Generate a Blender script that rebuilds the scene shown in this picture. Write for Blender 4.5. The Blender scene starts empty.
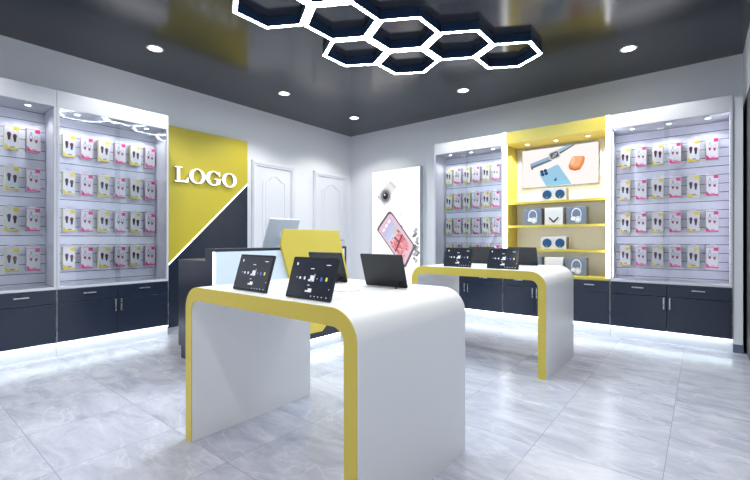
import bpy, bmesh, math
from mathutils import Matrix, Vector, Euler

SC = bpy.context.scene
COL = SC.collection
R = math.radians

# ------------------------------------------------------------------ materials
def srgb(r, g, b):
    f = lambda c: (c / 255 / 12.92) if c / 255 <= 0.04045 else ((c / 255 + 0.055) / 1.055) ** 2.4
    return (f(r), f(g), f(b), 1)

def mat(name, col, rough=0.5, metal=0.0, spec=0.5, noise=0.0, emit=None, estr=0.0, coat=0.0):
    m = bpy.data.materials.new(name); m.use_nodes = True
    nt = m.node_tree; b = nt.nodes['Principled BSDF']
    b.inputs['Base Color'].default_value = col
    b.inputs['Roughness'].default_value = rough
    b.inputs['Metallic'].default_value = metal
    b.inputs['Specular IOR Level'].default_value = spec
    b.inputs['Coat Weight'].default_value = coat
    if noise:
        tc = nt.nodes.new('ShaderNodeTexCoord'); n = nt.nodes.new('ShaderNodeTexNoise')
        n.inputs['Scale'].default_value = 14; n.inputs['Detail'].default_value = 4
        mr = nt.nodes.new('ShaderNodeMapRange')
        mr.inputs['To Min'].default_value = max(0, rough - noise); mr.inputs['To Max'].default_value = rough + noise
        nt.links.new(tc.outputs['Object'], n.inputs['Vector'])
        nt.links.new(n.outputs['Fac'], mr.inputs['Value'])
        nt.links.new(mr.outputs['Result'], b.inputs['Roughness'])
    if emit:
        b.inputs['Emission Color'].default_value = emit
        b.inputs['Emission Strength'].default_value = estr
    return m

def emis(name, col, s):
    m = bpy.data.materials.new(name); m.use_nodes = True
    nt = m.node_tree; nt.nodes.clear()
    e = nt.nodes.new('ShaderNodeEmission'); o = nt.nodes.new('ShaderNodeOutputMaterial')
    e.inputs[0].default_value = col; e.inputs[1].default_value = s
    nt.links.new(e.outputs[0], o.inputs[0])
    return m

def glass_mat():
    m = bpy.data.materials.new('clear_glass'); m.use_nodes = True
    nt = m.node_tree; nt.nodes.clear()
    t = nt.nodes.new('ShaderNodeBsdfTransparent'); g = nt.nodes.new('ShaderNodeBsdfGlossy')
    t.inputs[0].default_value = (0.96, 0.975, 0.985, 1)
    g.inputs['Roughness'].default_value = 0.03
    fr = nt.nodes.new('ShaderNodeFresnel'); fr.inputs[0].default_value = 1.45
    mx = nt.nodes.new('ShaderNodeMixShader'); o = nt.nodes.new('ShaderNodeOutputMaterial')
    nt.links.new(fr.outputs[0], mx.inputs[0]); nt.links.new(t.outputs[0], mx.inputs[1])
    nt.links.new(g.outputs[0], mx.inputs[2]); nt.links.new(mx.outputs[0], o.inputs[0])
    return m

def floor_mat():
    m = bpy.data.materials.new('marble_tiles'); m.use_nodes = True
    nt = m.node_tree; N = nt.nodes; L = nt.links; b = N['Principled BSDF']
    geo = N.new('ShaderNodeNewGeometry'); sx = N.new('ShaderNodeSeparateXYZ')
    L.new(geo.outputs['Position'], sx.inputs[0])
    def M(op, a, bb=None):
        n = N.new('ShaderNodeMath'); n.operation = op
        for i, v in enumerate((a, bb)):
            if v is None: continue
            if isinstance(v, (int, float)): n.inputs[i].default_value = v
            else: L.new(v, n.inputs[i])
        return n.outputs[0]
    def line(c, off, pitch):
        q = M('DIVIDE', M('SUBTRACT', c, off), pitch)
        f = M('FRACT', q)
        d = M('MULTIPLY', M('MINIMUM', f, M('SUBTRACT', 1.0, f)), pitch)
        return d, M('FLOOR', q)
    dx, ix = line(sx.outputs['X'], 4.69, 0.52)
    dy, iy = line(sx.outputs['Y'], -4.80, 0.515)
    grout = M('LESS_THAN', M('MINIMUM', dx, dy), 0.0014)
    # every tile shows another cut of the stone
    cv = N.new('ShaderNodeCombineXYZ')
    L.new(M('MULTIPLY', ix, 3.7), cv.inputs[0]); L.new(M('MULTIPLY', iy, 5.3), cv.inputs[1])
    L.new(M('ADD', M('MULTIPLY', ix, 1.9), M('MULTIPLY', iy, 2.3)), cv.inputs[2])
    ad = N.new('ShaderNodeVectorMath'); ad.operation = 'ADD'
    L.new(geo.outputs['Position'], ad.inputs[0]); L.new(cv.outputs[0], ad.inputs[1])
    mp = N.new('ShaderNodeMapping'); mp.inputs['Rotation'].default_value = (0, 0, R(40)); mp.inputs['Scale'].default_value = (1, 2.1, 1)
    L.new(ad.outputs[0], mp.inputs[0])
    def noise(scale, detail, dist, rough=0.55):
        n = N.new('ShaderNodeTexNoise'); n.inputs['Scale'].default_value = scale
        n.inputs['Detail'].default_value = detail; n.inputs['Distortion'].default_value = dist
        n.inputs['Roughness'].default_value = rough
        L.new(mp.outputs[0], n.inputs['Vector']); return n.outputs['Fac']
    cloud = noise(2.6, 9, 0.7, 0.68)
    vein = noise(1.6, 4, 0.9, 0.5)
    v = M('ABSOLUTE', M('SUBTRACT', vein, 0.5))
    r1 = N.new('ShaderNodeValToRGB'); e = r1.color_ramp.elements
    e[0].position = 0.33; e[0].color = FLOOR_A; e[1].position = 0.66; e[1].color = FLOOR_B
    L.new(cloud, r1.inputs[0])
    r2 = N.new('ShaderNodeValToRGB'); e = r2.color_ramp.elements
    e[0].position = 0.0; e[0].color = (1, 1, 1, 1); e[1].position = 0.012; e[1].color = (0, 0, 0, 1)
    L.new(v, r2.inputs[0])
    mx = N.new('ShaderNodeMix'); mx.data_type = 'RGBA'
    L.new(M('MULTIPLY', r2.outputs[0], 0.25), mx.inputs[0]); L.new(r1.outputs[0], mx.inputs[6]); mx.inputs[7].default_value = srgb(232, 230, 232)
    m2 = N.new('ShaderNodeMix'); m2.data_type = 'RGBA'
    L.new(grout, m2.inputs[0]); L.new(mx.outputs[2], m2.inputs[6]); m2.inputs[7].default_value = srgb(146, 146, 154)
    L.new(m2.outputs[2], b.inputs['Base Color'])
    rr = N.new('ShaderNodeMapRange'); rr.inputs['To Min'].default_value = 0.17; rr.inputs['To Max'].default_value = 0.30
    L.new(cloud, rr.inputs[0]); L.new(rr.outputs[0], b.inputs['Roughness'])
    b.inputs['Specular IOR Level'].default_value = 0.5
    bp = N.new('ShaderNodeBump'); bp.inputs['Strength'].default_value = 0.25; bp.inputs['Distance'].default_value = 0.002
    L.new(M('SUBTRACT', 1.0, grout), bp.inputs['Height']); L.new(bp.outputs[0], b.inputs['Normal'])
    return m

def wall_mat(name, col, rough=0.7):
    m = mat(name, col, rough)
    nt = m.node_tree; b = nt.nodes['Principled BSDF']
    g = nt.nodes.new('ShaderNodeNewGeometry'); n = nt.nodes.new('ShaderNodeTexNoise'); n.inputs['Scale'].default_value = 160
    bp = nt.nodes.new('ShaderNodeBump'); bp.inputs['Strength'].default_value = 0.04; bp.inputs['Distance'].default_value = 0.002
    nt.links.new(g.outputs['Position'], n.inputs['Vector']); nt.links.new(n.outputs['Fac'], bp.inputs['Height']); nt.links.new(bp.outputs[0], b.inputs['Normal'])
    return m

FLOOR_A = srgb(160, 163, 178); FLOOR_B = srgb(198, 199, 209)
EX = 0.66
M_FLOOR = floor_mat()
M_WALL = wall_mat('white_wall_paint', srgb(238, 239, 242))
M_CEIL = mat('dark_gloss_ceiling', srgb(46, 49, 58), 0.15, spec=0.5, noise=0.05)
M_WHITE = mat('white_lacquer', srgb(210, 212, 218), 0.35, noise=0.05)
M_TABLE = mat('white_solid_surface', srgb(233, 233, 232), 0.42, noise=0.04)
M_DOOR = mat('white_door_paint', srgb(232, 233, 237), 0.45, noise=0.04)
M_YEL = mat('yellow_laminate', srgb(207, 187, 78), 0.45, noise=0.05)
M_YELW = mat('yellow_wall_panel', srgb(208, 190, 58), 0.42, noise=0.05)
M_NAVY = mat('dark_navy_laminate', srgb(40, 48, 65), 0.22)
M_DARK = mat('charcoal_panel', srgb(46, 49, 62), 0.35, noise=0.05)
M_SLAT = mat('slat_board', srgb(238, 238, 248), 0.4, noise=0.05)
M_GROOVE = mat('slat_groove', srgb(84, 86, 106), 0.5, metal=0.3)
M_CREAM = mat('pale_back_board', srgb(232, 233, 238), 0.5, noise=0.05)
M_STEEL = mat('brushed_steel', srgb(196, 198, 204), 0.28, metal=0.85, noise=0.05)
M_SILVER = mat('silver_monitor_shell', srgb(226, 233, 244), 0.38, metal=0.0, noise=0.04)
M_BLACK = mat('black_tablet_shell', srgb(20, 22, 30), 0.45, noise=0.06)
M_SCREEN = mat('dark_screen_glass', srgb(24, 27, 34), 0.14, emit=srgb(60, 66, 80), estr=0.25)
M_ICONW = mat('screen_white_icons', srgb(200, 200, 205), 0.3, emit=(0.85, 0.87, 0.95, 1), estr=0.3)
M_ICONB = mat('screen_blue_icons', srgb(60, 80, 170), 0.3, emit=(0.15, 0.22, 0.8, 1), estr=0.3)
M_ICONY = mat('screen_yellow_icons', srgb(200, 190, 60), 0.3, emit=(0.75, 0.75, 0.15, 1), estr=0.3)
M_LED = emis('led_cool_white', (0.76, 0.90, 1.0, 1), 44.0)
M_LEDP = emis('led_plinth', (0.80, 0.94, 1.0, 1), 8.5)
M_FILLS = emis('cabinet_side_fill_led', (0.86, 0.86, 1.0, 1), 12.5)  # added fill light for the cabinet interiors
M_FILLF = emis('shelf_fill_led', (0.88, 0.93, 1.0, 1), 11.0)  # added fill light for the shelf compartments
M_LEDC = emis('led_column', (0.95, 0.98, 1.0, 1), 4.0)
M_LEDD = emis('led_diagonal', (0.9, 0.97, 1.0, 1), 2.5)
M_LETTER = emis('letter_face', (1.0, 0.99, 0.97, 1), 1.5)
M_LAMP = emis('downlight_lens', (1.0, 1.0, 1.0, 1), 8.0)
M_HEXD = mat('dark_blue_aluminium', srgb(30, 56, 88), 0.45, metal=0.0, noise=0.05)
M_GLASS = glass_mat()
M_COUNT = mat('backlit_counter_front', srgb(206, 218, 230), 0.3, emit=(0.80, 0.90, 1.0, 1), estr=0.06)
M_PKG = mat('white_card', srgb(220, 218, 221), 0.4)
M_PYEL = mat('yellow_print', srgb(228, 204, 52), 0.4)
M_PYELS = mat('pale_yellow_card_side', srgb(206, 204, 150), 0.45)
M_PPNK = mat('pink_print', srgb(222, 50, 128), 0.4)
M_PPNKS = mat('pale_pink_card_side', srgb(196, 178, 200), 0.45)
M_BUDD = mat('dark_red_earbud_print', srgb(92, 20, 36), 0.35)
M_BUDK = mat('black_earbud_print', srgb(36, 32, 42), 0.35)
M_BUDW = mat('grey_earbud_print', srgb(168, 164, 176), 0.35)
M_BUDR = mat('red_tip_print', srgb(196, 70, 96), 0.35)
M_TXT = mat('dark_print', srgb(60, 56, 64), 0.5)
M_GREYB = mat('blue_grey_carton', srgb(110, 121, 144), 0.5, noise=0.04)
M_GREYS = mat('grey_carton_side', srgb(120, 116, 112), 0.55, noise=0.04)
M_WPRINT = mat('white_print', srgb(228, 232, 240), 0.5)
M_BLUE = mat('blue_speaker_cloth', srgb(20, 76, 120), 0.7, noise=0.05)
M_SKIRT = mat('grey_skirting', srgb(96, 106, 124), 0.5)
M_CHAR = wall_mat('dark_stone_cladding', srgb(70, 69, 68), 0.45)
M_ALU = mat('dark_shopfront_frame', srgb(50, 52, 58), 0.4, metal=0.4)

# ------------------------------------------------------------------ mesh builder
class MB:
    def __init__(self): self.bm = bmesh.new(); self.mats = []
    def mi(self, m):
        if m not in self.mats: self.mats.append(m)
        return self.mats.index(m)
    def face(self, vs, m, smooth=False):
        f = self.bm.faces.new(vs); f.material_index = self.mi(m); f.smooth = smooth; return f
    def box(self, x0, x1, y0, y1, z0, z1, m, T=None, bev=0.0):
        b = bmesh.new()
        bmesh.ops.create_cube(b, size=1)
        for v in b.verts:
            v.co = Vector(((x0 + x1) / 2 + v.co.x * (x1 - x0), (y0 + y1) / 2 + v.co.y * (y1 - y0), (z0 + z1) / 2 + v.co.z * (z1 - z0)))
        if bev: bmesh.ops.bevel(b, geom=b.edges[:], offset=bev, segments=2, affect='EDGES', profile=0.5)
        self._add(b, m, T); return self
    def _add(self, b, m, T=None, smooth=False):
        i = self.mi(m); mp = {}
        for v in b.verts: mp[v] = self.bm.verts.new(T @ v.co if T else v.co)
        for f in b.faces:
            try:
                g = self.bm.faces.new([mp[v] for v in f.verts]); g.material_index = i; g.smooth = smooth or f.smooth
            except ValueError: pass
        b.free()
    def prism(self, pts, f3, d0, d1, m, mside=None, mback=None, smooth_side=False):
        """pts: 2D outline (ccw), f3(u, v, d) -> point; extruded from d0 (front) to d1."""
        a = [self.bm.verts.new(f3(u, v, d0)) for u, v in pts]
        c = [self.bm.verts.new(f3(u, v, d1)) for u, v in pts]
        self.face(a, m); self.face(c[::-1], mback or mside or m)
        n = len(pts)
        for i in range(n):
            self.face([a[i], c[i], c[(i + 1) % n], a[(i + 1) % n]], mside or m, smooth_side)
        return self
    def ring(self, outer, inner, f3, d0, d1, m, mside=None, mback=None):
        n = len(outer)
        V = [[self.bm.verts.new(f3(u, v, d)) for u, v in p] for d in (d0, d1) for p in (outer, inner)]
        oa, ia, ob, ib = V
        for i in range(n):
            j = (i + 1) % n
            self.face([oa[i], oa[j], ia[j], ia[i]], m)
            self.face([ob[j], ob[i], ib[i], ib[j]], mback or mside or m)
            self.face([oa[j], oa[i], ob[i], ob[j]], mside or m)
            self.face([ia[i], ia[j], ib[j], ib[i]], mside or m)
        return self
    def cyl(self, p0, p1, r0, r1, m, n=20, smooth=True):
        p0, p1 = Vector(p0), Vector(p1); ax = (p1 - p0).normalized()
        up = Vector((0, 0, 1)) if abs(ax.z) < 0.9 else Vector((1, 0, 0))
        s = ax.cross(up).normalized(); t = ax.cross(s)
        a = []; b = []
        for k in range(n):
            w = 2 * math.pi * k / n; d = s * math.cos(w) + t * math.sin(w)
            a.append(self.bm.verts.new(p0 + d * r0)); b.append(self.bm.verts.new(p1 + d * r1))
        for k in range(n):
            self.face([a[k], a[(k + 1) % n], b[(k + 1) % n], b[k]], m, smooth)
        self.face(a[::-1], m); self.face(b, m); return self
    def build(self, name, parent=None, kind=None, mesh_only=False, bevel=0.0):
        bmesh.ops.recalc_face_normals(self.bm, faces=self.bm.faces[:])
        me = bpy.data.meshes.new(name); self.bm.to_mesh(me); self.bm.free()
        for m in self.mats: me.materials.append(m)
        o = bpy.data.objects.new(name, me); COL.objects.link(o)
        if parent: o.parent = parent
        if kind: o['kind'] = kind
        if bevel:
            md = o.modifiers.new('soft_edges', 'BEVEL'); md.width = bevel; md.segments = 2; md.limit_method = 'ANGLE'
        return o

def tag(o, label, cat, group=None):
    o['label'] = label; o['category'] = cat
    if group: o['group'] = group
    return o
def thing(name, label, cat, loc=(0, 0, 0), rz=0.0, group=None):
    o = bpy.data.objects.new(name, None); COL.objects.link(o)
    o.location = loc; o.rotation_euler = (0, 0, rz); o.empty_display_size = 0.1
    return tag(o, label, cat, group)
def copy_tree(o, parent=None):
    c = o.copy(); COL.objects.link(c); c.parent = parent
    for ch in o.children: copy_tree(ch, c)
    return c
def XZ(y_sign=1):   # outline in x, z; depth along y
    return lambda u, v, d: Vector((u, d, v))
def YZ():           # outline in y, z; depth along x
    return lambda u, v, d: Vector((d, u, v))
def XY():
    return lambda u, v, d: Vector((u, v, d))
def ell(cx, cy, rx, ry, n=32, a0=0, rot=0.0):
    out = []
    for k in range(n):
        w = 2 * math.pi * k / n + a0
        x, y = rx * math.cos(w), ry * math.sin(w)
        out.append((cx + x * math.cos(rot) - y * math.sin(rot), cy + x * math.sin(rot) + y * math.cos(rot)))
    return out
def rrect(cx, cy, w, h, r, rot=0.0, n=5):
    pts = []
    for sx, sy, a in ((1, 1, 0), (-1, 1, 90), (-1, -1, 180), (1, -1, 270)):
        for k in range(n + 1):
            t = R(a + 90 * k / n)
            x = sx * (w / 2 - r) + r * math.cos(t); y = sy * (h / 2 - r) + r * math.sin(t)
            pts.append((cx + x * math.cos(rot) - y * math.sin(rot), cy + x * math.sin(rot) + y * math.cos(rot)))
    return pts

RW, H = 5.13, 2.82          # room width, ceiling height
YF = -7.2                   # shopfront

# ------------------------------------------------------------------ setting
MB().box(-0.15, RW + 0.15, YF - 0.15, 0.15, -0.1, 0, M_FLOOR).build('floor', kind='structure')
MB().box(-0.15, RW + 0.15, YF - 0.15, 0.15, H, H + 0.1, M_CEIL).build('ceiling', kind='structure')
MB().box(-0.15, 0, YF - 0.15, 0.15, 0, H, M_WALL).build('wall_left', kind='structure')
MB().box(0, RW, 0, 0.15, 0, H, M_WALL).build('wall_back', kind='structure')
# right wall: white above, dark cladding below the transom line
w = MB().box(RW, RW + 0.15, YF - 0.15, 0.15, 2.30, H, M_WALL)
w.box(RW, RW + 0.15, -1.9, 0.15, 0, 2.30, M_CHAR)
w.build('wall_right', kind='structure')
# shopfront behind the camera: dark frame and clear panes
w = MB().box(0, RW, YF - 0.12, YF, 2.55, H, M_WALL).build('wall_front', kind='structure')
for i in range(3):
    x0, x1 = i * RW / 3, (i + 1) * RW / 3
    fr = MB()
    fr.box(x0, x0 + 0.05, YF - 0.1, YF - 0.02, 0, 2.55, M_ALU).box(x1 - 0.05, x1, YF - 0.1, YF - 0.02, 0, 2.55, M_ALU)
    fr.box(x0 + 0.05, x1 - 0.05, YF - 0.1, YF - 0.02, 0, 0.08, M_ALU).box(x0 + 0.05, x1 - 0.05, YF - 0.1, YF - 0.02, 2.49, 2.55, M_ALU)
    o = fr.build('window_%d' % (i + 1), kind='structure')
    MB().box(x0 + 0.05, x1 - 0.05, YF - 0.065, YF - 0.055, 0.08, 2.49, M_GLASS).build('pane', o)
yw = [-1.9, -3.7, -5.5, YF - 0.15]  # right wall glazing, unseen, added so daylight reaches the table sides and left cabinets
for i in range(3):
    a, b = yw[i + 1], yw[i]
    fr = MB()
    fr.box(RW + 0.02, RW + 0.1, a, a + 0.05, 0, 2.30, M_ALU).box(RW + 0.02, RW + 0.1, b - 0.05, b, 0, 2.30, M_ALU)
    fr.box(RW + 0.02, RW + 0.1, a + 0.05, b - 0.05, 0, 0.08, M_ALU).box(RW + 0.02, RW + 0.1, a + 0.05, b - 0.05, 2.24, 2.30, M_ALU)
    o = fr.build('window_%d' % (i + 4), kind='structure')
    MB().box(RW + 0.055, RW + 0.065, a + 0.05, b - 0.05, 0.08, 2.24, M_GLASS).build('pane', o)
MB().box(5.038, 5.108, -0.443, 0, 0, 0.075, M_SKIRT).build('baseboard_right', kind='structure')
MB().box(5.038, 5.104, -0.44, 0, 0.075, 2.29, M_DOOR).build('trim_1', kind='structure')
MB().box(0, 0.012, -0.14, 0, 0, 0.08, M_WHITE).build('baseboard_left', kind='structure')
MB().box(0.012, 1.95, -0.012, 0, 0, 0.08, M_WHITE).build('baseboard_back', kind='structure')

def arched(y0, y1, z0, z1, rise, n=14):
    pts = [(y0, z0), (y1, z0), (y1, z1)]
    for k in range(1, n):
        t = k / n
        pts.append((y1 + (y0 - y1) * t, z1 + rise * (0.5 - 0.5 * math.cos(2 * math.pi * t))))
    pts.append((y0, z1)); return pts
def inset(pts, d):
    cx = sum(p[0] for p in pts) / len(pts); cz = sum(p[1] for p in pts) / len(pts)
    ex = max(abs(p[0] - cx) for p in pts); ez = max(abs(p[1] - cz) for p in pts)
    return [(cx + (p[0] - cx) * (1 - d / ex), cz + (p[1] - cz) * (1 - d / ez)) for p in pts]
def door(n, y0, y1):
    d = MB().box(0.002, 0.022, y0 + 0.004, y1 - 0.004, 0.006, 2.032, M_DOOR).build('door_%d' % n, kind='structure')
    c = MB()
    for a, b in ((y0 - 0.075, y0), (y1, y1 + 0.075)):
        c.box(0, 0.04, a, b, 0, 2.035, M_DOOR, bev=0.004)
        c.box(0.04, 0.052, a + 0.012, b - 0.03 if a < y0 else b - 0.012, 0, 2.035, M_DOOR, bev=0.004)
    c.box(0, 0.04, y0 - 0.075, y1 + 0.075, 2.035, 2.11, M_DOOR, bev=0.004)
    c.box(0.04, 0.052, y0 - 0.06, y1 + 0.06, 2.06, 2.095, M_DOOR, bev=0.004)
    c.build('door_casing', d)
    p = MB(); m = 0.10
    for o_, in ((arched(y0 + m, y1 - m, 0.95, 1.83, 0.09),), (arched(y0 + m, y1 - m, 0.2, 0.82, 0.0),)):
        p.ring(o_, inset(o_, 0.022), YZ(), 0.034, 0.02, M_DOOR)
        q = inset(o_, 0.05); p.prism(q, YZ(), 0.030, 0.02, M_DOOR)
    p.build('raised_panel', d)
    k = MB(); k.cyl((0.02, y1 - 0.06, 1.0), (0.07, y1 - 0.06, 1.0), 0.011, 0.011, M_STEEL).cyl((0.062, y1 - 0.06, 1.0), (0.062, y1 - 0.17, 1.0), 0.009, 0.009, M_STEEL)
    k.build('door_handle', d)
door(1, -1.955, -1.352)
door(2, -0.816, -0.196)

# ------------------------------------------------------------------ lamps
def spot(parent, loc, power, angle, blend, radius, col=(1, 1, 1), name='lamp_light'):
    l = bpy.data.lights.new(name, 'SPOT'); l.energy = power; l.spot_size = R(angle); l.spot_blend = blend
    l.shadow_soft_size = radius; l.color = col
    o = bpy.data.objects.new(name, l); COL.objects.link(o); o.parent = parent; o.location = loc
    return o
P_DOWN = 36
def downlight():
    t = thing('ceiling_downlight', '', 'ceiling light')
    n = 28
    MB().ring(ell(0, 0, 0.075, 0.075, n), ell(0, 0, 0.058, 0.058, n), XY(), -0.008, 0.0, M_WHITE).build('trim_ring', t)
    MB().prism(ell(0, 0, 0.0575, 0.0575, n), XY(), -0.004, -0.001, M_LAMP).build('lens', t)
    spot(t, (0, 0, -0.02), P_DOWN, 128, 0.45, 0.06, (1.0, 0.985, 0.965))
    return t
DL = [(0.80, -0.80, 'round recessed ceiling downlight nearest the room corner'),
      (0.80, -2.10, 'round recessed ceiling downlight above the LOGO panel side, second from the corner'),
      (0.80, -3.62, 'round recessed ceiling downlight above the left wall cabinets'),
      (2.57, -0.81, 'round recessed ceiling downlight in front of the narrow back cabinet'),
      (4.28, -0.82, 'round recessed ceiling downlight in front of the right back cabinet'),
      (2.57, -3.62, None), (4.28, -2.10, None), (4.28, -3.62, None), (0.80, -5.2, None), (2.57, -5.2, None), (4.28, -5.2, None), (0.80, -6.6, None), (2.57, -6.6, None), (4.28, -6.6, None)]  # unlabelled ones are unseen; the first is added to brighten the near table
d0 = downlight()
for i, (x, y, lab) in enumerate(DL):
    o = d0 if i == 0 else copy_tree(d0)
    o.location = (x, y, H)
    o['group'] = 'ceiling downlights'
    o['label'] = lab or 'unseen round ceiling downlight outside the picture, there to light the shop'

# honeycomb light
hz = 2.745
hx = thing('honeycomb_light', 'honeycomb ceiling light of joined hexagon frames with glowing cool white edges', 'ceiling light', (2.80, -2.47, hz))
HP = 0.5441
HEX = [(2.848 + i * HP, -2.478 + j * HP * math.sqrt(3) / 2) for i, j in ((-1, -2), (-0.5, -1), (0, 0), (-1, 0), (-0.5, 1), (0.5, 1), (1, 2), (0, -2))]
def hexpts(cx, cy, r): return [(cx + r * math.cos(R(60 * k + 30)), cy + r * math.sin(R(60 * k + 30))) for k in range(6)]
for cx_, cy_ in HEX:
    u, v = cx_ - 2.80, cy_ + 2.47
    f = MB().ring(hexpts(u, v, 0.3085), hexpts(u, v, 0.276), XY(), 0.004, H - hz, M_HEXD).build('hexagon_frame', hx)
    MB().ring(hexpts(u, v, 0.3085), hexpts(u, v, 0.276), XY(), 0.0, 0.004, M_LED, M_HEXD).build('light_strip', f)

# ------------------------------------------------------------------ earphone packages
def package(kind):
    A, S = (M_PYEL, M_PYELS) if kind == 'yellow' else (M_PPNK, M_PPNKS)
    w, d, h = 0.094, 0.058, 0.215
    b = MB()
    b.box(-w / 2, w / 2, -d / 2, d / 2, 0, h, M_PKG, bev=0.003)
    f = -d / 2
    F3 = XZ()
    e = 0.0012
    b.box(-w / 2 - 0.0006, -w / 2 + 0.002, -d / 2 + 0.004, d / 2 - 0.004, 0.005, h - 0.006, S)
    b.box(w / 2 - 0.002, w / 2 + 0.0006, -d / 2 + 0.004, d / 2 - 0.004, 0.005, h - 0.006, S)
    # label tab, thin top line, lower corner wedge and strip
    b.prism([(0.010, 0.171), (0.044, 0.171), (0.044, 0.203), (0.010, 0.203)], F3, f - e, f + 0.001, A)
    b.prism([(-0.043, 0.199), (0.010, 0.199), (0.010, 0.203), (-0.043, 0.203)], F3, f - e, f + 0.001, A)
    b.prism([(-0.046, 0.004), (-0.008, 0.004), (-0.032, 0.036), (-0.046, 0.052)], F3, f - e, f + 0.001, A)
    b.prism([(-0.008, 0.004), (0.046, 0.004), (0.046, 0.017), (-0.018, 0.017)], F3, f - e * 0.8, f + 0.001, A)
    for k, (x0, x1) in enumerate(((-0.012, -0.004), (-0.002, 0.006), (0.008, 0.018))):
        b.prism([(x0, 0.021), (x1, 0.021), (x1, 0.029), (x0, 0.029)], F3, f - e, f + 0.001, M_TXT if kind == 'yellow' else A)
    if kind == 'yellow':
        for cx_, z0 in ((-0.019, 0.092), (0.019, 0.080)):
            b.prism(ell(cx_, z0 + 0.040, 0.0135, 0.019, 14), F3, f - e, f + 0.001, M_BUDD)
            b.prism([(cx_ - 0.011, z0 + 0.030), (cx_ - 0.006, z0 - 0.010), (cx_ + 0.006, z0 - 0.010), (cx_ + 0.011, z0 + 0.030)], F3, f - e * 1.3, f + 0.001, M_BUDK)
    else:
        for cx_, z0 in ((-0.019, 0.092), (0.017, 0.086)):
            b.ring(ell(cx_, z0 + 0.042, 0.014, 0.019, 14), ell(cx_, z0 + 0.042, 0.009, 0.013, 14), F3, f - e, f + 0.001, M_BUDW)
            b.prism([(cx_ - 0.012, z0 + 0.024), (cx_ - 0.004, z0 - 0.002), (cx_ + 0.004, z0 - 0.002), (cx_ + 0.012, z0 + 0.024)], F3, f - e, f + 0.001, M_BUDR)
            b.prism([(cx_ - 0.010, z0 + 0.020), (cx_ - 0.006, z0 + 0.010), (cx_ + 0.006, z0 + 0.010), (cx_ + 0.010, z0 + 0.020)], F3, f - e * 1.4, f + 0.001, M_BUDK)
        b.prism([(-0.024, 0.152), (-0.012, 0.152), (-0.012, 0.178), (-0.024, 0.178)], F3, f - e, f + 0.001, M_BUDW)
    o = b.build('earphone_box')
    t = MB()
    t.prism([(-0.022, h - 0.004), (0.022, h - 0.004), (0.022, h + 0.014), (0.012, h + 0.022), (-0.012, h + 0.022), (-0.022, h + 0.014)], F3, -0.001, 0.001, M_PKG)
    t.build('hang_tab', o)
    k = MB().cyl((0, -0.004, h + 0.009), (0, d / 2 + 0.011, h + 0.009), 0.0025, 0.0025, M_STEEL, 8)
    k.box(-0.012, 0.012, d / 2 + 0.009, d / 2 + 0.0115, h - 0.006, h + 0.018, M_STEEL)
    k.build('hang_hook', o)
    return o
PROTO = {k: package(k) for k in ('yellow', 'pink')}
USED = set()
ROWN = ['top', 'second', 'third', 'bottom']
def place_package(kind, M, lab, group):
    o = PROTO[kind] if kind not in USED else copy_tree(PROTO[kind])
    USED.add(kind)
    o.location = M.to_translation(); o.rotation_euler = M.to_euler()
    tag(o, lab, 'boxed earphones', group)
def fill(Mc, cols, where, group):
    """cols: list of (x, kind, place word)"""
    for r in range(4):
        for x, kind, word in cols:
            zt = 2.0 - 0.350 * r
            M = Mc @ Matrix.Translation((x, -0.1815, zt - 0.215))
            lab = '%s%s-labelled earphone box in the %s row of the %s' % (word + ' ' if word else '', kind, ROWN[r], where)
            place_package(kind, M, lab, group)

# ------------------------------------------------------------------ wall cabinets
CH = 2.315
def fronts(t, W, cells, doors):
    """cells: drawer spans; doors: (x0, x1, handle x)"""
    for x0, x1 in cells:
        d = MB().box(x0 + 0.002, x1 - 0.002, -0.45, -0.43, 0.4575, 0.577, M_NAVY, bev=0.0015).build('drawer', t)
        c = (x0 + x1) / 2
        h = MB().box(c - 0.05, c + 0.05, -0.470, -0.464, 0.526, 0.537, M_STEEL, bev=0.001)
        for s in (-0.04, 0.04): h.box(c + s - 0.004, c + s + 0.004, -0.465, -0.449, 0.528, 0.535, M_STEEL)
        h.build('handle', d)
    for x0, x1, hx_ in doors:
        d = MB().box(x0 + 0.002, x1 - 0.002, -0.45, -0.43, 0.118, 0.4535, M_NAVY, bev=0.0015).build('door', t)
        h = MB().box(hx_ - 0.006, hx_ + 0.006, -0.470, -0.464, 0.335, 0.447, M_STEEL, bev=0.001)
        for z in (0.35, 0.432): h.box(hx_ - 0.004, hx_ + 0.004, -0.465, -0.449, z - 0.004, z + 0.004, M_STEEL)
        h.build('handle', d)
def cab_spots(t, xs, z, power, y=-0.33, col=(0.93, 0.95, 1.0)):
    for x in xs:
        o = MB().ring(ell(x, y, 0.030, 0.030, 20), ell(x, y, 0.021, 0.021, 20), XY(), z - 0.006, z, M_WHITE)
        o.prism(ell(x, y, 0.0207, 0.0207, 20), XY(), z - 0.004, z - 0.001, M_LAMP)
        s = o.build('cabinet_spotlight', t)
        spot(s, (x, y, z - 0.02), power, 140, 0.5, 0.025, col)
P_CAB = 2.3
def plinth(t, W):
    MB().box(0.0, W, -0.428, 0.0, 0.0, 0.1, M_DOOR).build('plinth', t)
    MB().box(0.004, W - 0.004, -0.446, -0.434, 0.103, 0.1095, M_LEDP).build('light_strip', t)
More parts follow.
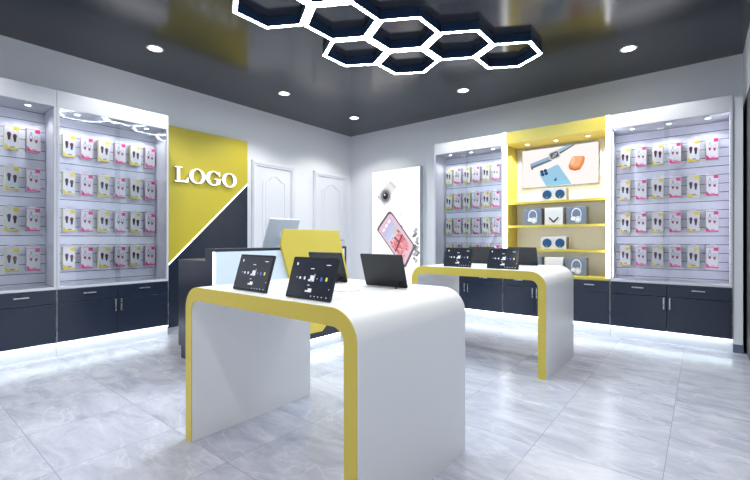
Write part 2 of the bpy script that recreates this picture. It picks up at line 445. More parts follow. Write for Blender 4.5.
def display_cabinet(W, label, loc, rz):
    t = thing('display_cabinet', label, 'display cabinet', loc, rz, 'white wall display cabinets with navy bases')
    c = MB()
    for a in (0.0, W - 0.02):
        c.box(a if a == 0 else a + 0.008, a + (0.012 if a == 0 else 0.02), -0.429, 0, 0.11, CH, M_WHITE)
        c.box(a + 0.0, a + 0.02, -0.45, -0.429, 0.58, CH, M_WHITE)
        c.box(a + (0.0 if a == 0 else 0.016), a + (0.004 if a == 0 else 0.02), -0.449, -0.429, 0.11, 0.58, M_STEEL)
    c.box(0.012, W - 0.012, -0.02, 0, 0.11, CH, M_WHITE)                       # back
    c.box(0.02, W - 0.02, -0.45, -0.02, 0.58, 0.603, M_WHITE)                 # sill and shop shelf
    c.box(0.02, W - 0.02, -0.425, -0.02, 0.11, 0.13, M_WHITE)
    c.build('carcass', t, bevel=0.0015)
    hd = MB().box(0.02, W - 0.02, -0.45, -0.02, 2.168, CH, M_WHITE)
    hd.build('header', t, bevel=0.0015)
    s = MB().box(0.0125, W - 0.0125, -0.136, -0.02, 0.603, 2.168, M_GROOVE)
    z = 0.603; g = 0.794 - 0.0853 * 2
    while z < 2.165:
        top = min(g - 0.003, 2.167)
        if top > z + 0.004: s.box(0.0127, W - 0.0127, -0.14, -0.136, z, top, M_SLAT)
        z = g + 0.003; g += 0.0853
    s.build('slat_panel', t)
    for a in ([0.013] if loc[0] == 0 else [W - 0.019] if loc[0] < 3 else [0.013, W - 0.019]):
        MB().box(a, a + 0.006, -0.428, -0.400, 0.62, 2.15, M_FILLS).build('light_strip', t)  # added strips tucked behind the stiles to brighten the slats evenly
    gp = MB().box(0.021, W / 2 + 0.02, -0.444, -0.440, 0.604, 2.167, M_GLASS).build('glass_door', t)
    gp = MB().box(W / 2 - 0.02, W - 0.021, -0.436, -0.432, 0.604, 2.167, M_GLASS).build('glass_door', t)
    fronts(t, W, [(0.004, W / 2), (W / 2, W - 0.004)], [(0.004, W / 2, W / 2 - 0.024), (W / 2, W - 0.004, W / 2 + 0.024)])
    plinth(t, W)
    cab_spots(t, [W * 0.19, W * 0.51, W * 0.82], 2.168, P_CAB)
    return t
GL = R(90)
c1 = display_cabinet(0.948, 'white glazed earphone cabinet on navy base, directly left of the yellow LOGO panel', (0, -4.285, 0), GL)
c0 = display_cabinet(0.948, 'white glazed earphone cabinet on navy base, cut off by the left picture edge', (0, -5.236, 0), GL)
c2 = display_cabinet(0.962, 'white glazed earphone cabinet between the glowing phone light box and the yellow shelving', (1.956, 0, 0), 0)
c3 = display_cabinet(0.966, 'white glazed earphone cabinet on navy base, right of the yellow shelving', (4.070, 0, 0), 0)
WORDS = ['leftmost', 'leftmost', 'middle', 'middle', 'rightmost', 'rightmost']
KN = ['yellow', 'pink'] * 3
def cabM(loc, rz): return Matrix.Translation(loc) @ Matrix.Rotation(rz, 4, 'Z')
fill(cabM((0, -4.285, 0), GL), [(0.148 + 0.1435 * i, KN[i], WORDS[i]) for i in range(6)], 'cabinet beside LOGO panel', 'earphone boxes left of the LOGO panel')
fill(cabM((0, -5.236, 0), GL), [(0.694, 'yellow', ''), (0.840, 'pink', '')], 'cabinet at left picture edge', 'earphone boxes at the left picture edge')
fill(cabM((1.956, 0, 0), 0), [(0.088 + 0.138 * i, KN[i], WORDS[i]) for i in range(6)], 'cabinet beside light box', 'earphone boxes left of the yellow shelving')
fill(cabM((4.07, 0, 0), 0), [(0.105 + 0.1445 * i, KN[i], WORDS[i]) for i in range(6)], 'cabinet right of yellow shelving', 'earphone boxes right of the yellow shelving')

# ------------------------------------------------------------------ yellow shelving unit
X0, X1 = 2.921, 4.067
W = X1 - X0
t = thing('shelving_unit', 'yellow framed wall shelving with light columns and navy base, between two white cabinets', 'shelving', (X0, 0, 0))
c = MB()
for a, b in ((0.0, 0.031), (W - 0.031, W)):
    c.box(a, b, -0.399, 0, 0.11, CH, M_YEL)
    c.box(a, b, -0.43, -0.399, 0.11, 0.58, M_STEEL)
    c.box(a, b, -0.45, -0.399, 0.58, 0.608, M_YEL)
c.box(0.031, W - 0.031, -0.02, 0, 0.11, 0.58, M_YEL)
c.box(0.031, W - 0.031, -0.45, -0.02, 0.58, 0.608, M_YEL)
c.box(0.031, W - 0.031, -0.425, -0.02, 0.11, 0.13, M_WHITE)
c.build('carcass', t, bevel=0.0015)
MB().box(0.0365, W - 0.0365, -0.449, 0.0, 2.172, CH, M_YEL).build('header', t, bevel=0.0015)
MB().box(0.0315, W - 0.0315, -0.05, 0.0, 0.608, 2.172, M_CREAM).build('back_board', t)
for a in (0.003, W - 0.036):
    MB().box(a, a + 0.033, -0.4505, -0.40, 0.609, CH + 0.004, M_LEDC).build('light_column', t)
for zt in (1.466, 1.185, 0.901):
    m = MB().box(0.0315, W - 0.0315, -0.378, -0.05, zt - 0.012, zt, M_YEL).box(0.0365, W - 0.0365, -0.385, -0.378, zt - 0.028, zt, M_YEL)
    sh = m.build('shelf', t)
    MB().box(0.06, W - 0.06, -0.377, -0.365, zt - 0.0165, zt - 0.0125, M_FILLF).build('light_strip', sh)  # added strip hidden behind the lip to brighten the back board
x3 = W / 3
fronts(t, W, [(0.004, x3), (x3, 2 * x3), (2 * x3, W - 0.004)], [(0.004, x3, x3 - 0.024), (x3, 2 * x3, x3 + 0.024), (2 * x3, W - 0.004, 2 * x3 + 0.024)])
plinth(t, W)
cab_spots(t, [0.243, 0.571, 0.908], 2.172, P_CAB * 5.0, y=-0.29, col=(1.0, 0.97, 0.92))

# backlit picture in the shelving
def em_print(name, rgb, s=0.85):
    return emis(name, srgb(*rgb), s)
s = thing('picture_light_box', 'backlit picture of watch, blue phone and orange case inside the yellow shelving', 'light box', (3.464, -0.052, 1.664))
ox, oz = 3.464, 1.664
MB().box(-0.435, 0.435, -0.028, 0, 0, 0.476, M_STEEL, bev=0.002).build('frame', s)
a = MB(); F3 = lambda u, v, d: Vector((u - ox, d, v - oz))
a.prism([(3.032, 1.667), (3.896, 1.667), (3.896, 2.137), (3.032, 2.137)], F3, -0.029, -0.027, em_print('poster_cream', (250, 243, 240), 0.68))
def art(pts, rgb, lvl, st=0.64): a.prism(pts, F3, -0.029 - 0.0006 * lvl, -0.0285, em_print('poster_ink', rgb, st))
art([(3.127, 1.965), (3.365, 2.035), (3.392, 1.975), (3.148, 1.9)], (160, 184, 206), 1)
art([(3.135, 1.930), (3.392, 2.000), (3.396, 1.985), (3.148, 1.9)], (108, 122, 140), 2)
art([(3.455, 2.099), (3.545, 2.137), (3.655, 2.137), (3.483, 2.050)], (170, 196, 216), 1)
art([(3.470, 2.062), (3.630, 2.137), (3.655, 2.137), (3.483, 2.047)], (84, 92, 104), 2)
cw = (3.4195, 2.041); wr = math.atan2(0.07, 0.24)
art(rrect(*cw, 0.125, 0.098, 0.025, wr), (214, 205, 203), 3)
art(rrect(*cw, 0.098, 0.072, 0.018, wr), (92, 100, 112), 4)
for k in range(3): art(rrect(cw[0] + 0.012 - 0.01 * k, cw[1] + 0.018 - 0.018 * k, 0.05, 0.008, 0.003, wr), (190, 200, 206), 5)
art([(3.139, 1.916), (3.156, 1.912), (3.172, 1.898), (3.160, 1.888), (3.146, 1.892)], (120, 120, 126), 3)
art([(3.239, 1.827), (3.262, 1.845), (3.440, 1.921), (3.466, 1.918), (3.612, 1.677), (3.327, 1.6672)], (160, 206, 232), 1)
art([(3.315, 1.690), (3.327, 1.6672), (3.612, 1.677), (3.575, 1.735)], (150, 218, 240), 2)
for dx, dz in ((-0.022, 0.016), (0.020, 0.026), (-0.010, -0.020), (0.032, -0.010)):
    art(ell(3.293 + dx, 1.837 + dz, 0.021, 0.021, 16), (52, 78, 124), 3)
art(ell(3.432, 1.741, 0.017, 0.017, 14), (70, 110, 170), 3)
art(ell(3.441, 1.763, 0.008, 0.005, 8, rot=0.7), (70, 110, 170), 3)
art([(3.577, 1.893), (3.590, 1.850), (3.640, 1.832), (3.713, 1.845), (3.745, 1.905), (3.757, 1.965), (3.745, 1.99), (3.64, 2.0), (3.615, 1.985)], (238, 150, 96), 1)
art([(3.590, 1.905), (3.620, 1.990), (3.66, 1.998), (3.735, 1.985), (3.70, 1.885), (3.650, 1.868)], (252, 184, 132), 2)
art([(3.60, 1.925), (3.622, 1.985), (3.655, 1.99), (3.640, 1.90)], (254, 204, 160), 3)
art([(3.580, 1.875), (3.600, 1.845), (3.650, 1.826), (3.710, 1.838), (3.70, 1.852), (3.645, 1.846)], (216, 104, 60), 3)
a.build('picture', s)

# boxes on the shelves
def spk(x, z, lab):
    b = thing('speaker_box', lab, 'box', (x, -0.335, z), 0, 'white boxes with two blue discs')
    MB().box(0, 0.273, 0, 0.13, 0.0005, 0.145, M_PKG, bev=0.003).build('carton', b)
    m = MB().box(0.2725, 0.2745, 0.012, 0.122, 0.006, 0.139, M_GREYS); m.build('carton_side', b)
    for cx_ in (0.066, 0.207):
        o = MB().cyl((cx_, 0.001, 0.072), (cx_, -0.008, 0.072), 0.052, 0.050, M_BLUE, 32)
        o.prism(ell(cx_, 0.036, 0.007, 0.003, 10), XZ(), -0.0095, -0.007, M_WPRINT)
        o.build('speaker_disc', b)
def hpbox(x, z, lab):
    b = thing('headphone_box', lab, 'box', (x, -0.335, z), 0, 'grey headphone boxes')
    MB().box(0, 0.205, 0, 0.11, 0.0005, 0.200, M_GREYB, bev=0.003).build('carton', b)
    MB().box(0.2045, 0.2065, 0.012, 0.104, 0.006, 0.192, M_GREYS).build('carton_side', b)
    p = MB(); n = 40
    # headband arc, two ear cups
    ang = [R(-25 + 235 * k / n) for k in range(n + 1)]
    for k in range(n):
        q = []
        for a_, r_ in ((ang[k], 1.0), (ang[k + 1], 1.0), (ang[k + 1], 0.84), (ang[k], 0.84)):
            q.append((0.103 + 0.052 * r_ * math.cos(a_), 0.112 + 0.072 * r_ * math.sin(a_)))
        p.prism(q, XZ(), -0.0018, 0.0005, M_WPRINT)
    p.prism(ell(0.072, 0.066, 0.028, 0.022, 20, rot=0.3), XZ(), -0.0022, 0.0005, M_WPRINT)
    p.prism(ell(0.118, 0.056, 0.034, 0.036, 24, rot=-0.4), XZ(), -0.0026, 0.0005, M_WPRINT)
    p.ring(ell(0.118, 0.056, 0.027, 0.028, 24, rot=-0.4), ell(0.118, 0.056, 0.023, 0.024, 24, rot=-0.4), XZ(), -0.0034, -0.002, M_GREYB)
    p.build('headphone_print', b)
def vbox(x, z, lab):
    b = thing('accessory_box', lab, 'box', (x, -0.335, z), 0, 'white boxes with a black V print')
    MB().box(0, 0.198, 0, 0.10, 0.0005, 0.198, M_PKG, bev=0.003).build('carton', b)
    p = MB()
    for s_ in (-1, 1):
        L_ = [(0.099 + s_ * 0.004, 0.022), (0.099 + s_ * 0.058, 0.080), (0.099 + s_ * 0.044, 0.090), (0.099 - s_ * 0.010, 0.034)]
        p.prism(L_, XZ(), -0.0018, 0.0005, M_BUDK)
        q = [(0.099 + s_ * 0.030, 0.022), (0.099 + s_ * 0.066, 0.062), (0.099 + s_ * 0.064, 0.066), (0.099 + s_ * 0.027, 0.026)]
        p.prism(q, XZ(), -0.0016, 0.0005, M_BUDW)
    p.build('v_print', b)
spk(3.340, 1.466, 'white box with two round blue discs on the top yellow shelf under the picture')
hpbox(3.138, 1.185, 'grey headphone box at the left end of the middle shelf row of three')
vbox(3.380, 1.185, 'white box with black V mark between two grey boxes, middle yellow shelf')
hpbox(3.618, 1.185, 'grey headphone box right of the white V box on the middle yellow shelf')
spk(3.340, 0.901, 'white box with two round blue discs on the lower yellow shelf')
hpbox(3.138, 0.608, 'grey headphone box on the yellow base ledge, mostly hidden behind a tablet')
vbox(3.380, 0.608, 'white V box on the yellow base ledge, partly hidden by the far table')
hpbox(3.618, 0.608, 'grey headphone box at the right on the yellow base ledge beside the far table')

# ------------------------------------------------------------------ free-standing light box poster
LX0, LX1, LZ0, LZ1 = 0.552, 1.491, 0.03, 2.13
lb = thing('poster_light_box', 'tall glowing white light box poster with exploded phone, against the back wall', 'light box', (1.0215, 0, 0))
lx = 1.0215
MB().box(LX0 - lx, LX1 - lx, -0.078, -0.004, 0.0, LZ1, M_STEEL, bev=0.002).build('frame', lb)
a = MB(); F3 = lambda u, v, d: Vector((u - lx, d, v))
a.prism([(LX0 + 0.006, LZ0), (LX1 - 0.006, LZ0), (LX1 - 0.006, LZ1 - 0.006), (LX0 + 0.006, LZ1 - 0.006)], F3, -0.0795, -0.077, emis('lightbox_white', (1, 1, 1, 1), 0.9))
def art(pts, rgb, lvl, st=0.64): a.prism(pts, F3, -0.0795 - 0.0006 * lvl, -0.079, em_print('poster_ink', rgb, st))
# camera module
art([(0.664, 1.722), (0.930, 1.962), (1.060, 1.850), (0.810, 1.565)], (236, 238, 240), 1, 0.66)
art([(0.664, 1.722), (0.672, 1.732), (0.822, 1.578), (0.810, 1.565)], (120, 122, 126), 2)
art([(0.90, 1.930), (0.930, 1.962), (1.060, 1.850), (1.02, 1.81)], (222, 224, 226), 2)
art(ell(0.835, 1.715, 0.120, 0.132, 28), (206, 208, 210), 3)
art(ell(0.835, 1.715, 0.090, 0.100, 28), (134, 136, 140), 4)
art(ell(0.835, 1.715, 0.052, 0.058, 24), (52, 54, 58), 5)
art(ell(0.820, 1.735, 0.016, 0.018, 12), (226, 228, 232), 6)
# phone: rim, face, warm lower half, lens windows, seams
C = [(0.658, 1.165), (0.674, 1.215), (0.885, 1.455), (0.930, 1.465), (0.985, 1.420), (1.395, 0.925), (1.400, 0.880), (1.235, 0.585), (1.195, 0.572), (1.150, 0.605)]
art(C, (122, 106, 116), 1)
def lerp(a_, b_, t): return (a_[0] + (b_[0] - a_[0]) * t, a_[1] + (b_[1] - a_[1]) * t)
cen = (1.03, 1.02)
art([lerp(cen, p, 0.90) for p in C], (236, 206, 224), 2)
TLc, TRc, BRc, BLc = (0.690, 1.165), (0.905, 1.425), (1.360, 0.890), (1.195, 0.615)
def PH(u, v): return lerp(lerp(TLc, TRc, u), lerp(BLc, BRc, u), v)
bands = [((226, 190, 226), 0.06), ((206, 200, 240), 0.16), ((200, 214, 248), 0.26), ((226, 220, 244), 0.36), ((240, 170, 176), 0.46), ((230, 130, 138), 0.58), ((238, 160, 168), 0.70), ((244, 190, 198), 0.84)]
for i, (rgb, v0) in enumerate(bands):
    v1 = bands[i + 1][1] if i + 1 < len(bands) else 0.95
    art([PH(0.06, v0), PH(0.94, v0), PH(0.94, v1), PH(0.06, v1)], rgb, 3)
for k in range(3):
    q = PH(0.24 + 0.26 * k, 0.115); art(rrect(*q, 0.046, 0.066, 0.014, R(-40)), (252, 250, 252), 4, 0.7)
art([PH(0.5, 0.30), PH(0.9, 0.27), PH(0.95, 0.42), PH(0.62, 0.46)], (214, 212, 216), 4)
import random
rnd = random.Random(4)
for k in range(34):
    u, v = rnd.uniform(0.1, 0.9), rnd.uniform(0.42, 0.92)
    q = PH(u, v); art(rrect(*q, rnd.uniform(0.02, 0.06), rnd.uniform(0.012, 0.03), 0.004, R(-40)), rnd.choice([(250, 214, 214), (214, 92, 104), (222, 120, 130), (246, 200, 206)]), 4 + k % 3)
for u0, v0, u1, v1 in ((0.05, 0.66, 0.95, 0.60), (0.50, 0.45, 0.55, 0.64)):
    p, q = PH(u0, v0), PH(u1, v1)
    dx, dz = q[0] - p[0], q[1] - p[1]; l = math.hypot(dx, dz); nx, nz = -dz / l * 0.012, dx / l * 0.012
    art([(p[0] + nx, p[1] + nz), (q[0] + nx, q[1] + nz), (q[0] - nx, q[1] - nz), (p[0] - nx, p[1] - nz)], (132, 84, 98), 8)
# inner parts scattered to the right
for k in range(16):
    u = rnd.uniform(1.33, 1.46); v = rnd.uniform(0.68, 1.18)
    if u + 0.25 * v < 1.56: u = 1.45
    art(rrect(u, v, rnd.uniform(0.03, 0.06), rnd.uniform(0.03, 0.09), 0.006, R(-40)), rnd.choice([(120, 122, 128), (190, 192, 196), (150, 152, 158)]), 2 + k % 4)
for u, v, w_, h_ in ((1.15, 1.22, 0.05, 0.02), (1.13, 1.41, 0.03, 0.012)):
    art(rrect(u, v, w_, h_, 0.004, R(-40)), (120, 122, 128), 2)
a.build('poster', lb)

# ------------------------------------------------------------------ LOGO panel
PY0, PY1, PT = -3.335, -2.112, 2.328
sg = thing('logo_panel', 'tall yellow and navy wall panel with glowing LOGO letters and diagonal light line', 'sign panel', (0, -2.72, 0))
ly = -2.72
F3 = lambda u, v, d: Vector((d, u - ly, v))
# diagonal from (-3.145, 0.665) to (PY1, 1.758)
sl = (1.758 - 0.752) / (-2.112 + 3.13)
zd = lambda y: 0.752 + (y + 3.13) * sl
MB().prism([(PY0, zd(PY0)), (PY1, zd(PY1)), (PY1, PT), (PY0, PT)], F3, 0.045, 0.002, M_YELW).build('yellow_board', sg)
MB().prism([(PY0, 0.0), (PY1, 0.0), (PY1, zd(PY1)), (PY0, zd(PY0))], F3, 0.043, 0.002, M_NAVY).build('navy_board', sg)
MB().prism([(PY0, zd(PY0) - 0.008), (PY1, zd(PY1) - 0.008), (PY1, zd(PY1) + 0.008), (PY0, zd(PY0) + 0.008)], F3, 0.050, 0.042, M_LEDD).build('light_line', sg)
LT, LBt = 1.863, 1.688
def letter(polys, rings):
    m = MB()
    for p in polys: m.prism(p, F3, 0.082, 0.050, M_LETTER, M_WHITE)
    for o_, i_ in rings: m.ring(o_, i_, F3, 0.082, 0.050, M_LETTER, M_WHITE)
    m.build('letter', sg)
def lp(y0, y1):
    return lambda u, v: (y0 + (y1 - y0) * u, LBt + (LT - LBt) * v)
q = lp(-3.103, -2.938)
S = lambda pts: [q(u, v) for u, v in pts]
letter([S([(0.18, 0.055), (0.38, 0.055), (0.38, 0.945), (0.18, 0.945)]),
        S([(0.02, 0.94), (0.56, 0.94), (0.56, 1.0), (0.02, 1.0)]),
        S([(0.02, 0.0), (0.97, 0.0), (0.97, 0.06), (0.02, 0.06)]),
        S([(0.40, 0.055), (0.97, 0.055), (0.99, 0.34), (0.94, 0.34), (0.86, 0.18), (0.70, 0.10), (0.40, 0.10)])], [])
def ringpts(y0, y1, iw=0.57, ih=0.88, n=48):
    c = ((y0 + y1) / 2, (LT + LBt) / 2); rx, rz = (y1 - y0) / 2, (LT - LBt) / 2 * 1.03
    return ell(*c, rx, rz, n), ell(*c, rx * iw, rz * ih, n)
letter([], [ringpts(-2.926, -2.728)])
# G: open ring plus spur
y0, y1 = -2.717, -2.520
c = ((y0 + y1) / 2, (LT + LBt) / 2); rx, rz = (y1 - y0) / 2 * 1.0, (LT - LBt) / 2 * 1.03
m = MB(); n = 44; A = [R(42 + (338 - 42) * k / n) for k in range(n + 1)]
for k in range(n):
    pts = [(c[0] + rx * math.cos(A[k]), c[1] + rz * math.sin(A[k])), (c[0] + rx * math.cos(A[k + 1]), c[1] + rz * math.sin(A[k + 1])),
           (c[0] + 0.02 * rx + rx * 0.57 * math.cos(A[k + 1]), c[1] + rz * 0.88 * math.sin(A[k + 1])), (c[0] + 0.02 * rx + rx * 0.57 * math.cos(A[k]), c[1] + rz * 0.88 * math.sin(A[k]))]
    m.prism(pts, F3, 0.082, 0.050, M_LETTER, M_WHITE)
q = lp(y0, y1)
for pts in ([(0.70, 0.03), (0.93, 0.13), (0.93, 0.44), (0.70, 0.44)], [(0.55, 0.42), (1.02, 0.42), (1.02, 0.48), (0.55, 0.48)], [(0.86, 0.68), (0.92, 0.68), (0.92, 0.98), (0.86, 0.98), (0.80, 0.88)]):
    m.prism([q(u, v) for u, v in pts], F3, 0.082, 0.050, M_LETTER, M_WHITE)
m.build('letter', sg)
letter([], [ringpts(-2.503, -2.300)])

# ------------------------------------------------------------------ reception counter
rc = thing('reception_counter', 'reception counter with dark frame, glowing white front and big yellow hexagon plate', 'counter', (2.0, -3.0, 0))
bx, by = 2.0, -3.0
def RB(x0, x1, y0, y1, z0, z1, m, mb=None, bev=0.0):
    return (mb or MB()).box(x0 - bx, x1 - bx, y0 - by, y1 - by, z0, z1, m, bev=bev)
CY0, CY1 = -3.735, -2.32
m = RB(1.925, 2.03, CY0, CY1, 0.105, 0.948, M_DARK)
RB(2.03, 2.05, CY0, CY1, 0.105, 0.30, M_DARK, m)
RB(2.03, 2.05, CY0, CY1, 0.925, 0.948, M_DARK, m)
RB(2.03, 2.05, CY1 - 0.03, CY1, 0.30, 0.925, M_DARK, m)
m.build('front_frame', rc, bevel=0.001)
RB(2.03, 2.052, CY0 + 0.012, CY1 - 0.03, 0.30, 0.925, M_COUNT).build('front_panel', rc)
RB(2.03, 2.053, CY0, CY0 + 0.004, 0.30, 0.925, M_LEDD).build('edge_light', rc)
F3 = lambda u, v, d: Vector((d - bx, u - by, v))
MB().prism([(-3.125, 1.104), (-3.148, 0.961), (-2.893, 0.168), (-2.675, 0.166), (-2.275, 0.508), (-2.462, 1.102)], F3, 2.078, 2.053, M_YEL).build('hexagon_plate', rc, bevel=0.002)
m = RB(1.285, 1.925, -3.63, CY1, 0.80, 0.845, M_DARK)
m.build('worktop', rc, bevel=0.001)
RB(1.285, 1.925, -3.63, -3.60, 0.105, 0.80, M_DARK).build('end_panel', rc, bevel=0.001)
RB(1.285, 1.925, CY1 - 0.03, CY1, 0.105, 0.80, M_DARK).build('end_panel', rc, bevel=0.001)
RB(1.285, 1.60, -3.60, -3.20, 0.105, 0.80, M_DARK).build('drawer_pedestal', rc, bevel=0.001)
m = RB(1.95, 2.02, CY0 + 0.06, CY1 - 0.05, 0, 0.105, M_WHITE); RB(1.315, 1.95, -3.622, -3.5, 0, 0.105, M_DARK, m); RB(1.31, 1.95, CY1 - 0.09, CY1 - 0.05, 0, 0.105, M_DARK, m)
m.build('plinth', rc)
RB(2.03, 2.044, CY0 + 0.03, CY1 - 0.03, 0.0975, 0.1045, M_LEDP).build('light_strip', rc)

mo = thing('monitor', 'silver desktop monitor seen from behind on the reception counter', 'monitor', (1.58, -2.755, 0.8465), 0)
T = Matrix.Translation((-0.055, 0, 0.095)) @ Matrix.Rotation(R(23), 4, 'Y')
m = MB().box(-0.010, 0.010, -0.185, 0.185, 0, 0.30, M_SILVER, T, bev=0.006); m.build('shell', mo)
MB().box(-0.0125, -0.0095, -0.175, 0.175, 0.03, 0.29, M_SCREEN, T).build('screen', mo)
m = MB().prism([(-0.06, 0.0), (0.11, 0.0), (0.11, 0.008), (-0.06, 0.008)], lambda u, v, d: Vector((u, d, v)), -0.08, 0.08, M_SILVER)
m.prism([(0.085, 0.008), (0.098, 0.008), (0.045, 0.22), (0.025, 0.22)], lambda u, v, d: Vector((u, d, v)), -0.045, 0.045, M_SILVER)
m.build('stand', mo, bevel=0.001)

# ------------------------------------------------------------------ tables
def arc(cx_, cz_, r, a0, a1, n=10): return [(cx_ + r * math.cos(R(a0 + (a1 - a0) * k / n)), cz_ + r * math.sin(R(a0 + (a1 - a0) * k / n))) for k in range(n + 1)]
def table(label, x0, y0, y1):
    TW, TH = 1.162, 0.781
    t = thing('display_table', label, 'table', (x0, (y0 + y1) / 2, 0), 0, 'white waterfall display tables')
    hd = (y1 - y0) / 2
    ro, ri, leg, top = 0.115, 0.055, 0.058, 0.066
    outer = [(0, 0)] + arc(ro, TH - ro, ro, 180, 90, 14) + arc(TW - ro, TH - ro, ro, 90, 0, 14) + [(TW, 0)]
    inner = [(leg, 0)] + arc(leg + ri, TH - top - ri, ri, 180, 90, 14) + arc(TW - leg - ri, TH - top - ri, ri, 90, 0, 14) + [(TW - leg, 0)]
    def band(m, o_, i_, ya, yb, mt):
        F = XZ(); V = [[m.bm.verts.new(F(u, v, d)) for u, v in p] for d in (ya, yb) for p in (o_, i_)]
        n = len(o_)
        for k in range(n - 1):
            sm = 1 <= k <= n - 3
            m.face([V[0][k], V[0][k + 1], V[1][k + 1], V[1][k]], mt)
            m.face([V[2][k + 1], V[2][k], V[3][k], V[3][k + 1]], mt)
            m.face([V[0][k + 1], V[0][k], V[2][k], V[2][k + 1]], mt, True)
            m.face([V[1][k], V[1][k + 1], V[3][k + 1], V[3][k]], mt, True)
        for k in (0, n - 1): m.face([V[0][k], V[1][k], V[3][k], V[2][k]], mt)
    m = MB(); band(m, outer, inner, -hd + 0.004, hd, M_TABLE); o1 = m.build('waterfall_body', t)
    e1 = MB(); band(e1, outer, inner, -hd, -hd + 0.004, M_YEL); o2 = e1.build('edge_band', t); o2['label'] = 'yellow front edge band'
    for o in (o1, o2):
        md = o.modifiers.new('flat_corners', 'EDGE_SPLIT'); md.split_angle = R(35)
    return t
table('near white waterfall display table with yellow edge and four tablets, in front', 2.765, -4.297, -3.502)
table('far white waterfall display table with yellow edge, before the yellow shelving', 2.780, -2.245, -1.44)
ZT = 0.7815

def tablet():
    t = thing('tablet', '', 'tablet')
    A_ = math.atan(0.05 / 0.162)
    T = Matrix.Translation((0, 0, 0.0025)) @ Matrix.Rotation(-A_, 4, 'X')
    F = lambda u, v, d: T @ Vector((u, d, v))
    MB().prism(rrect(0, 0.085, 0.258, 0.170, 0.006), F, 0.0, 0.009, M_BLACK).build('shell', t, bevel=0.001)
    s = MB().prism([(-0.122, 0.010), (0.122, 0.010), (0.122, 0.162), (-0.122, 0.162)], F, -0.0006, 0.002, M_SCREEN)
    def ic(x, z, w, h, mt):
        w *= 0.8; h *= 0.8
        s.prism([(x - w / 2 - 0.129, z - h / 2), (x + w / 2 - 0.129, z - h / 2), (x + w / 2 - 0.129, z + h / 2), (x - w / 2 - 0.129, z + h / 2)], F, -0.0012, 0.0, mt)
    ic(0.033, 0.140, 0.010, 0.014, M_ICONW); ic(0.214, 0.140, 0.030, 0.004, M_ICONW); ic(0.128, 0.123, 0.026, 0.004, M_ICONW)
    ic(0.046, 0.085, 0.004, 0.006, M_ICONW); ic(0.066, 0.083, 0.013, 0.012, M_ICONW); ic(0.093, 0.083, 0.011, 0.014, M_ICONW); ic(0.086, 0.083, 0.008, 0.004, M_ICONB)
    ic(0.137, 0.084, 0.030, 0.030, M_ICONW); ic(0.122, 0.076, 0.016, 0.010, M_ICONW); ic(0.148, 0.096, 0.010, 0.018, M_BUDW); ic(0.134, 0.074, 0.014, 0.008, M_ICONB)
    ic(0.165, 0.084, 0.004, 0.004, M_ICONW); ic(0.189, 0.083, 0.012, 0.018, M_ICONB); ic(0.217, 0.084, 0.012, 0.018, M_ICONY)
    ic(0.124, 0.056, 0.014, 0.004, M_ICONW); ic(0.136, 0.036, 0.026, 0.018, M_ICONW); ic(0.118, 0.032, 0.018, 0.008, M_ICONW)
    for k, x in enumerate((0.15, 0.17, 0.19, 0.21, 0.235)): ic(x, 0.014, 0.006, 0.004, M_ICONW)
    ic(0.241, 0.046, 0.004, 0.004, M_ICONW)
    s.build('screen', t)
    k = MB().cyl(T @ Vector((-0.093, 0.009, 0.028)), (-0.093, 0.050, 0.003), 0.0035, 0.003, M_BLACK, 10)
    k.cyl((-0.099, 0.0505, 0.0025), (-0.087, 0.0505, 0.0025), 0.0025, 0.0025, M_BLACK, 8)
    k.build('stand_leg', t)
    return t
tb = tablet()
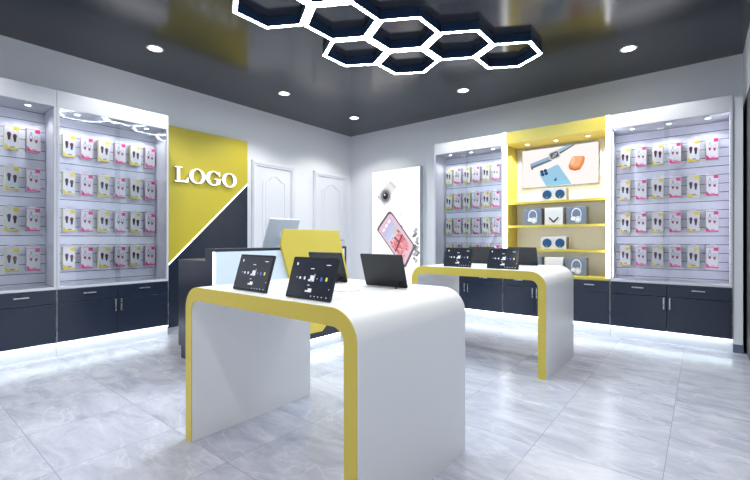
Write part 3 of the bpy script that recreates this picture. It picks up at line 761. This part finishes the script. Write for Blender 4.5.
TB = [(3.213, -4.230, 0, 'black tablet facing forward at the left front of the near table'),
      (3.612, -4.237, 0, 'black tablet facing forward at the right front of the near table, nearest the camera'),
      (3.176, -3.662, 180, 'black tablet seen from behind on the near table, before the yellow hexagon'),
      (3.583, -3.676, 180, 'black tablet seen from behind on the near table, before the phone light box'),
      (3.190, -2.170, 0, 'black tablet facing forward at the left front of the far table'),
      (3.583, -2.165, 0, 'black tablet facing forward at the right front of the far table'),
      (3.166, -1.565, 180, 'black tablet seen from behind on the far table, before the narrow white cabinet'),
      (3.550, -1.560, 180, 'black tablet seen from behind on the far table, before the yellow shelving')]
for i, (x, y, a_, lab) in enumerate(TB):
    o = tb if i == 0 else copy_tree(tb)
    o.location = (x, y, ZT); o.rotation_euler = (0, 0, R(a_)); tag(o, lab, 'tablet', 'tablets on the display tables')
p = MB().box(-0.11, 0.09, -0.048, 0.048, 0, 0.004, M_TABLE, bev=0.001).build('white_plate')
p.location = (3.495, -3.928, ZT); tag(p, 'thin white plate lying flat on the near table between the tablets', 'plate')

# ------------------------------------------------------------------ daylight, camera, output
w = bpy.data.worlds.new('daylight'); SC.world = w; w.use_nodes = True
w.node_tree.nodes['Background'].inputs[0].default_value = (0.80, 0.87, 1.0, 1)
w.node_tree.nodes['Background'].inputs[1].default_value = 0.75
pl = bpy.data.lights.new('window_portal', 'AREA'); pl.shape = 'RECTANGLE'; pl.size = RW; pl.size_y = 2.5
pl.cycles.is_portal = True
po = bpy.data.objects.new('window_portal', pl); COL.objects.link(po); po.location = (RW / 2, YF - 0.13, 1.28); po.rotation_euler = (R(90), 0, 0)
pl2 = pl.copy(); pl2.size = 2.3; pl2.size_y = 5.4; p2 = bpy.data.objects.new('window_portal', pl2); COL.objects.link(p2)
p2.location = (RW + 0.12, -4.6, 1.15); p2.rotation_euler = (0, R(90), 0)

cam = bpy.data.cameras.new('camera'); co = bpy.data.objects.new('camera', cam); COL.objects.link(co)
cam.sensor_width = 36; cam.lens = 36 * 406.8 / 750; cam.shift_y = -1 / 750
cam.clip_start = 0.05; cam.clip_end = 60
co.location = (4.82, -5.31, 1.02)
co.rotation_euler = (R(90), 0, math.atan(327 / 406.8))
SC.camera = co
vs = SC.view_settings; vs.view_transform = 'Standard'; vs.look = 'None'; vs.exposure = EX; vs.gamma = 1; vs.use_curve_mapping = False
SC.cycles.use_denoising = True
SC.cycles.caustics_reflective = False; SC.cycles.caustics_refractive = False
SC.cycles.max_bounces = 10; SC.cycles.transparent_max_bounces = 16; SC.cycles.sample_clamp_indirect = 4
